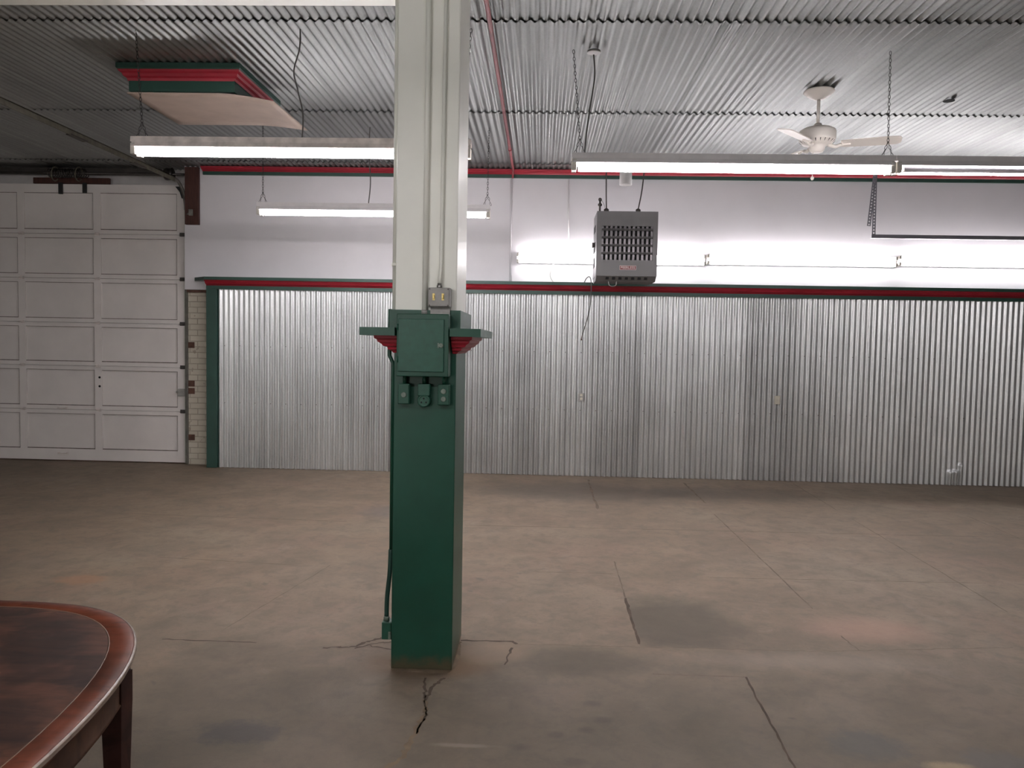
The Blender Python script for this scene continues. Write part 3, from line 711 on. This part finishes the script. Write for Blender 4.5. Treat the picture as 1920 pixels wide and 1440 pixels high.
# ------------------------------------------------------------------ unit heater
hX0, hX1, hY0, hY1, hZ0, hZ1 = .632, 1.345, 9.20, 9.76, 2.535, 3.290
uh = thing('unit_heater', ((hX0 + hX1) / 2, 9.48, hZ0), 'grey unit heater with louvred grille hanging before the white wall', 'heater')
gx0, gx1, gz0, gz1 = .690, 1.292, 2.722, 3.118
cs = MB()
cs.box(hX0, hX1, hY0 + .045, hY1, hZ0, hZ1); 
cs.box(hX0, gx0, hY0, hY0 + .046, hZ0, hZ1); cs.box(gx1, hX1, hY0, hY0 + .046, hZ0, hZ1); cs.box(gx0, gx1, hY0, hY0 + .046, gz1, hZ1); cs.box(gx0, gx1, hY0, hY0 + .046, hZ0, gz0)
cs.prism([(hY0, hZ0 + .001), (hY1, hZ0 + .001), (hY1 - .06, hZ0 - .055), (hY0 + .09, hZ0 - .055)], hX0 + .004, hX1 - .004, 'x')
cs.build('casing', M['heater'], uh)
for z in (2.806, 2.898, 2.990, 3.082): MB().prism([(hY0 - .002, z - .014), (hY0 + .014, z - .017), (hY0 + .040, z + .010), (hY0 + .026, z + .016)], gx0, gx1, 'x').build('louvre', M['heater'], uh)
for k in range(12):
    x = gx0 + .012 + k * (gx1 - gx0 - .024) / 11; box(x - .015, x + .012, hY0 + .020, hY0 + .046, gz0, gz1).build('fin', M['heater_fin'], uh)
box(gx0, gx1, hY0 + .0445, hY0 + .0455, gz0, gz1).build('grille_back', M['hole'], uh)
for (a, b) in ((3.08, 3.16), (2.84, 2.96), (2.66, 2.78)): box(hX0 - .003, hX0 + .002, hY0 + .22, hY1 - .07, a, b).build('side_opening', M['hole'], uh)
for k in range(7): x = hX0 + .12 + k * .075; box(x, x + .035, hY0 + .02, hY0 + .10, hZ0 - .038, hZ0 - .008).build('bottom_slot', M['hole'], uh)
bg = MB().box(.908, 1.102, hY0 - .004, hY0 + .001, 2.607, 2.658).build('badge', [M['badge']], uh)
bf = MB()
for q in ((.908, 1.102, 2.607, 2.611), (.908, 1.102, 2.654, 2.658), (.908, .912, 2.607, 2.658), (1.098, 1.102, 2.607, 2.658)): bf.box(q[0], q[1], hY0 - .0055, hY0 - .003, q[2], q[3])
bf.build('border', M['badge_text'], bg)
cu = bpy.data.curves.new('lettering', 'FONT'); cu.body = 'PEERLESS'; cu.size = .040; cu.extrude = .0008; cu.align_x = 'CENTER'; cu.align_y = 'CENTER'; cu.space_character = 1.12; cu.offset = .0008
tmp = bpy.data.objects.new('tmp', cu); COL.objects.link(tmp); bpy.context.view_layer.update()
me = bpy.data.meshes.new_from_object(tmp.evaluated_get(bpy.context.evaluated_depsgraph_get())); bpy.data.objects.remove(tmp); bpy.data.curves.remove(cu)
me.name = 'lettering'
rot = Matrix.Rotation(PI / 2, 4, 'X'); wdt = max(v.co.x for v in me.vertices) - min(v.co.x for v in me.vertices)
for v in me.vertices: c = rot @ v.co; v.co = Vector((c.x * .165 / wdt + 1.005, c.y + hY0 - .0052, c.z + 2.6325)) - uh.location
me.materials.clear(); me.materials.append(M['badge_text'])
lt = bpy.data.objects.new('lettering', me); COL.objects.link(lt); lt.parent = bg
for (x, xt) in ((.755, .742), (1.135, 1.205)):
    MB().lathe([(.026, 0), (.026, .025), (.018, .03), (.030, .034), (.030, .058), (.014, .07)], (x, 9.42, hZ1), (0, 0, 1), 8).build('hanger_nut', M['dark_steel'], uh)
    MB().tube(spline([(x, 9.42, hZ1 + .06), (x + (xt - x) * .6, 9.42, 3.60), (xt, 9.42, 3.96)], 4), .0075, 8).build('hanger_rod', M['dark_steel'], uh)
gp = MB().tube([(.672, 9.35, hZ1), (.672, 9.35, 3.44)], .012, 10).lathe([(.012, 0), (.024, .006), (.024, .03), (.012, .036)], (.672, 9.35, 3.37), (0, 0, 1), 8).lathe([(.010, 0), (.020, .008), (.020, .03), (.010, .04)], (.672, 9.35, 3.43), (0, 0, 1), 12)
gp.build('gas_pipe', M['dark_steel'], uh)
MB().tube(spline([(.685, 9.35, 3.45), (.72, 9.38, 3.40), (.735, 9.40, 3.36)], 4), .004, 6).build('thin_tube', M['steel'], uh)
MB().tube(spline([(.79, 9.30, hZ0 - .055), (.80, 9.30, hZ0 - .10), (.84, 9.30, hZ0 - .115), (.88, 9.30, hZ0 - .10), (.885, 9.30, hZ0 - .055)], 5), .005, 8).build('loop_wire', M['steel'], uh)
MB().box(hX0 - .03, hX0, hY0 + .30, hY0 + .36, 2.90, 2.96).build('side_knob', M['dark_steel'], uh)
tag(MB().lathe([(.075, 0), (.075, .29), (.069, .29), (.069, .01)], (.996, 9.6, 3.966), (0, 0, -1), 28).build('flue_pipe', M['flue']), 'short white open flue pipe hanging from the ceiling above the heater', 'flue pipe')

# hanging cord on the wall ledge
hc = thing('loose_cord', (.60, 9.93, 2.52), 'dark loose cord looping over the ledge beneath the heater', 'cord')
MB().tube(spline([(.545, 10.02, 2.522), (.565, 9.96, 2.565), (.600, 9.93, 2.585), (.622, 9.925, 2.54), (.628, 9.925, 2.42), (.622, 9.93, 2.24), (.598, 9.935, 2.10), (.565, 9.94, 1.97), (.530, 9.94, 1.85)]), .0065, 8).build('cable', M['wire'], hc)
MB().tube([(.530, 9.94, 1.85), (.518, 9.94, 1.80), (.520, 9.94, 1.775)], [.004, .005, .011], 8).build('bare_end', M['rust'], hc)

# painted conduits on ceiling and wall
rc = thing('ceiling_conduit', (-.40, 7.5, 3.945), 'faded red conduit running along the ceiling towards the back wall', 'conduit')
MB().tube([(-.40, -5, 3.948), (-.40, 10.06, 3.948)], .0165, 12).build('pipe', M['red_pipe'], rc)
MB().lathe([(.021, 0), (.021, .06)], (-.40, 9.0, 3.948), (0, 1, 0), 12).build('coupling', M['red_pipe'], rc)
MB().tube(spline([(-.40, 10.04, 3.948), (-.40, 10.09, 3.944), (-.403, 10.106, 3.90), (-.405, 10.106, 3.85)], 4), .0135, 12).build('elbow', M['red_pipe'], rc)
tag(MB().tube([(-.425, 10.183, 3.858), (-.415, 10.183, 2.518)], .013, 12).build('wall_conduit', M['plaster']), 'white painted conduit down the white wall below the red one', 'conduit')
tag(MB().tube([(.318, 10.190, 3.858), (.340, 10.190, 2.90)], .008, 10).build('feed_cable', M['fixture']), 'thin white cable down the wall to the first wall light', 'cable')

# slotted angle hanger on the right
sa = thing('slotted_hanger', (3.95, 9.5, 3.06), 'grey slotted steel angle hanger with a long level bar', 'steel hanger')
def slotted(p0, p1, w, name):
    p0, p1 = Vector(p0), Vector(p1); d = (p1 - p0); L = d.length; d.normalize(); sdir = d.cross(Vector((0, 1, 0))).normalized(); m = MB(); n = int(L / .036)
    def quad(a0, a1, b0, b1):
        b = len(m.v)
        for yy in (0, .003):
            for (a, c) in ((a0, b0), (a1, b0), (a1, b1), (a0, b1)): m.v.append(tuple(p0 + d * a + sdir * c + Vector((0, yy, 0))))
        for q in ((0, 1, 2, 3), (7, 6, 5, 4), (0, 4, 5, 1), (1, 5, 6, 2), (2, 6, 7, 3), (3, 7, 4, 0)): m.face([b + i for i in q])
    quad(0, L, -w / 2, -w * .2); quad(0, L, w * .2, w / 2)
    for k in range(n + 1): quad(k * L / n - .009 if k else 0, min(L, k * L / n + .009), -w * .2, w * .2)
    e = len(m.v); 
    return m.build(name, M['slotted'], sa)
slotted((3.895, 9.492, 3.20), (3.955, 9.492, 3.955), .042, 'slotted_strap')
slotted((3.960, 9.500, 3.10), (3.950, 9.500, 3.955), .042, 'slotted_upright')
MB().box(3.935, 7.2, 9.496, 9.500, 3.058, 3.102).box(3.935, 7.2, 9.500, 9.540, 3.058, 3.062).build('level_bar', M['slotted'], sa)

# cover plates and small fittings
o1 = thing('wall_outlet', (.533, 10.06, 1.0), 'pair of white sockets set in the wainscot below the heater', 'wall outlet')
for z in (1.064, 1.018): MB().lathe([(.019, 0), (.019, .008), (.015, .010)], (.540, 10.068, z), (0, -1, 0), 14).build('socket', M['plate'], o1)
MB().box(.500, .572, 10.060, 10.068, .985, 1.092, ch=.002).build('steel_plate', M['steel'], o1)
o2 = thing('wall_plate', (3.057, 10.06, 1.0), 'cream cover plate on the corrugated wainscot under the middle wall light', 'cover plate')
MB().box(3.022, 3.092, 10.050, 10.066, .998, 1.108, ch=.004).build('plate', M['plate'], o2)
MB().lathe([(.004, 0), (.003, .002)], (3.057, 10.050, 1.053), (0, -1, 0), 8).build('screw', M['steel'], o2)
jb = thing('ceiling_box', (.36, 6.05, 3.93), 'round ceiling box where the power cord of the right strip light enters', 'ceiling box')
MB().lathe([(.052, 0), (.055, .012), (.05, .016)], (.36, 6.05, 3.958), (0, 0, -1), 20).build('cover', M['steel'], jb)
tag(MB().lathe([(.05, 0), (.05, .004)], (3.62, 7.21, 3.966), (0, 0, -1), 9).build('ceiling_hole', M['hole']), 'small dark hole in the corrugated ceiling right of the fan', 'hole')

# ------------------------------------------------------------------ table
tb = thing('dining_table', (-1.95, 1.2, 0), 'worn mahogany dining table with rounded end and pale inlay line', 'table')
def sup(a, b, n=96, e=3.0):
    out = []
    for k in range(n):
        t = 2 * PI * k / n; c, s = math.cos(t), math.sin(t)
        out.append((-1.95 + math.copysign(abs(c) ** (2 / e), c) * a, 1.2 + math.copysign(abs(s) ** (2 / e), s) * b))
    return out
A, B = .85, 1.5
def rings(mb, lst, mi=0, cap0=None, cap1=None, n=96):
    prev = None; first = None
    for (d, z) in lst:
        b = len(mb.v); mb.v += [(x, y, z) for x, y in sup(A - d, B - d, n)]
        if prev is not None:
            for i in range(n): j = (i + 1) % n; mb.face((prev + i, prev + j, b + j, b + i), mi, True)
        if first is None: first = b
        prev = b
    if cap0: mb.face([first + i for i in range(n)][::-1], mi)
    if cap1: mb.face([prev + i for i in range(n)], mi)
    return mb
tp = rings(MB(), [(.076, .726), (.076, .750)], 0, True, True).build('tabletop', M['table_top'], tb)
rings(MB(), [(.0715, .726), (.0715, .7503), (.0745, .7503), (.0745, .726)]).build('inlay_line', M['inlay'], tp)
rings(MB(), [(.0715, .722), (.0715, .750), (.012, .750), (.006, .747), (.006, .724), (.012, .722), (.0715, .722)]).build('border_band', M['table_band'], tb)
rings(MB(), [(.0065, .748), (.002, .746), (.0, .743), (.003, .740), (.0, .736), (.002, .732), (.0065, .730)]).build('pale_rim', M['table_edge'], tb)
rings(MB(), [(.020, .723), (.020, .645), (.016, .640), (.020, .634), (.045, .634), (.045, .723), (.020, .723)]).build('apron', M['table_apron'], tb)
for sx in (-1, 1):
    for sy in (-1, 1):
        x, y = -1.95 + sx * .722, 1.2 + sy * .985; lg = MB(); b = len(lg.v)
        for (z, w) in ((.722, .031), (.63, .031), (.615, .0305), (.02, .016), (.002, .016)): lg.v += [(x - w, y - w, z), (x + w, y - w, z), (x + w, y + w, z), (x - w, y + w, z)]
        for r in range(4):
            for i in range(4): j = (i + 1) % 4; lg.face((b + r * 4 + i, b + r * 4 + j, b + r * 4 + 4 + j, b + r * 4 + 4 + i))
        lg.face((b, b + 1, b + 2, b + 3)); lg.face((b + 19, b + 18, b + 17, b + 16)); lo = lg.build('leg', M['table_dark'], tb)

# ------------------------------------------------------------------ camera, world, view
cam = bpy.data.cameras.new('camera'); co = bpy.data.objects.new('camera', cam); COL.objects.link(co)
cam.sensor_width = 36; cam.lens = 1450 / 1920 * 36; cam.clip_start = .05
Rm = ((.99915, .0371, .01819), (.02006, -.05073, -.99851), (-.03612, .99802, -.05143))
co.matrix_world = Matrix(((Rm[0][0], -Rm[1][0], -Rm[2][0], 0), (Rm[0][1], -Rm[1][1], -Rm[2][1], 0), (Rm[0][2], -Rm[1][2], -Rm[2][2], 1.71), (0, 0, 0, 1)))
SC.camera = co
w = bpy.data.worlds.new('world'); SC.world = w; w.use_nodes = True
w.node_tree.nodes['Background'].inputs[0].default_value = (1, .98, .95, 1); w.node_tree.nodes['Background'].inputs[1].default_value = 1.7
SC.view_settings.view_transform = 'Standard'; SC.view_settings.look = 'None'; SC.view_settings.gamma = 1; SC.view_settings.use_curve_mapping = False
SC.view_settings.exposure = 1.5
SC.cycles.use_denoising = True; SC.cycles.max_bounces = 10; SC.cycles.diffuse_bounces = 6; SC.cycles.glossy_bounces = 6; SC.cycles.sample_clamp_indirect = 6
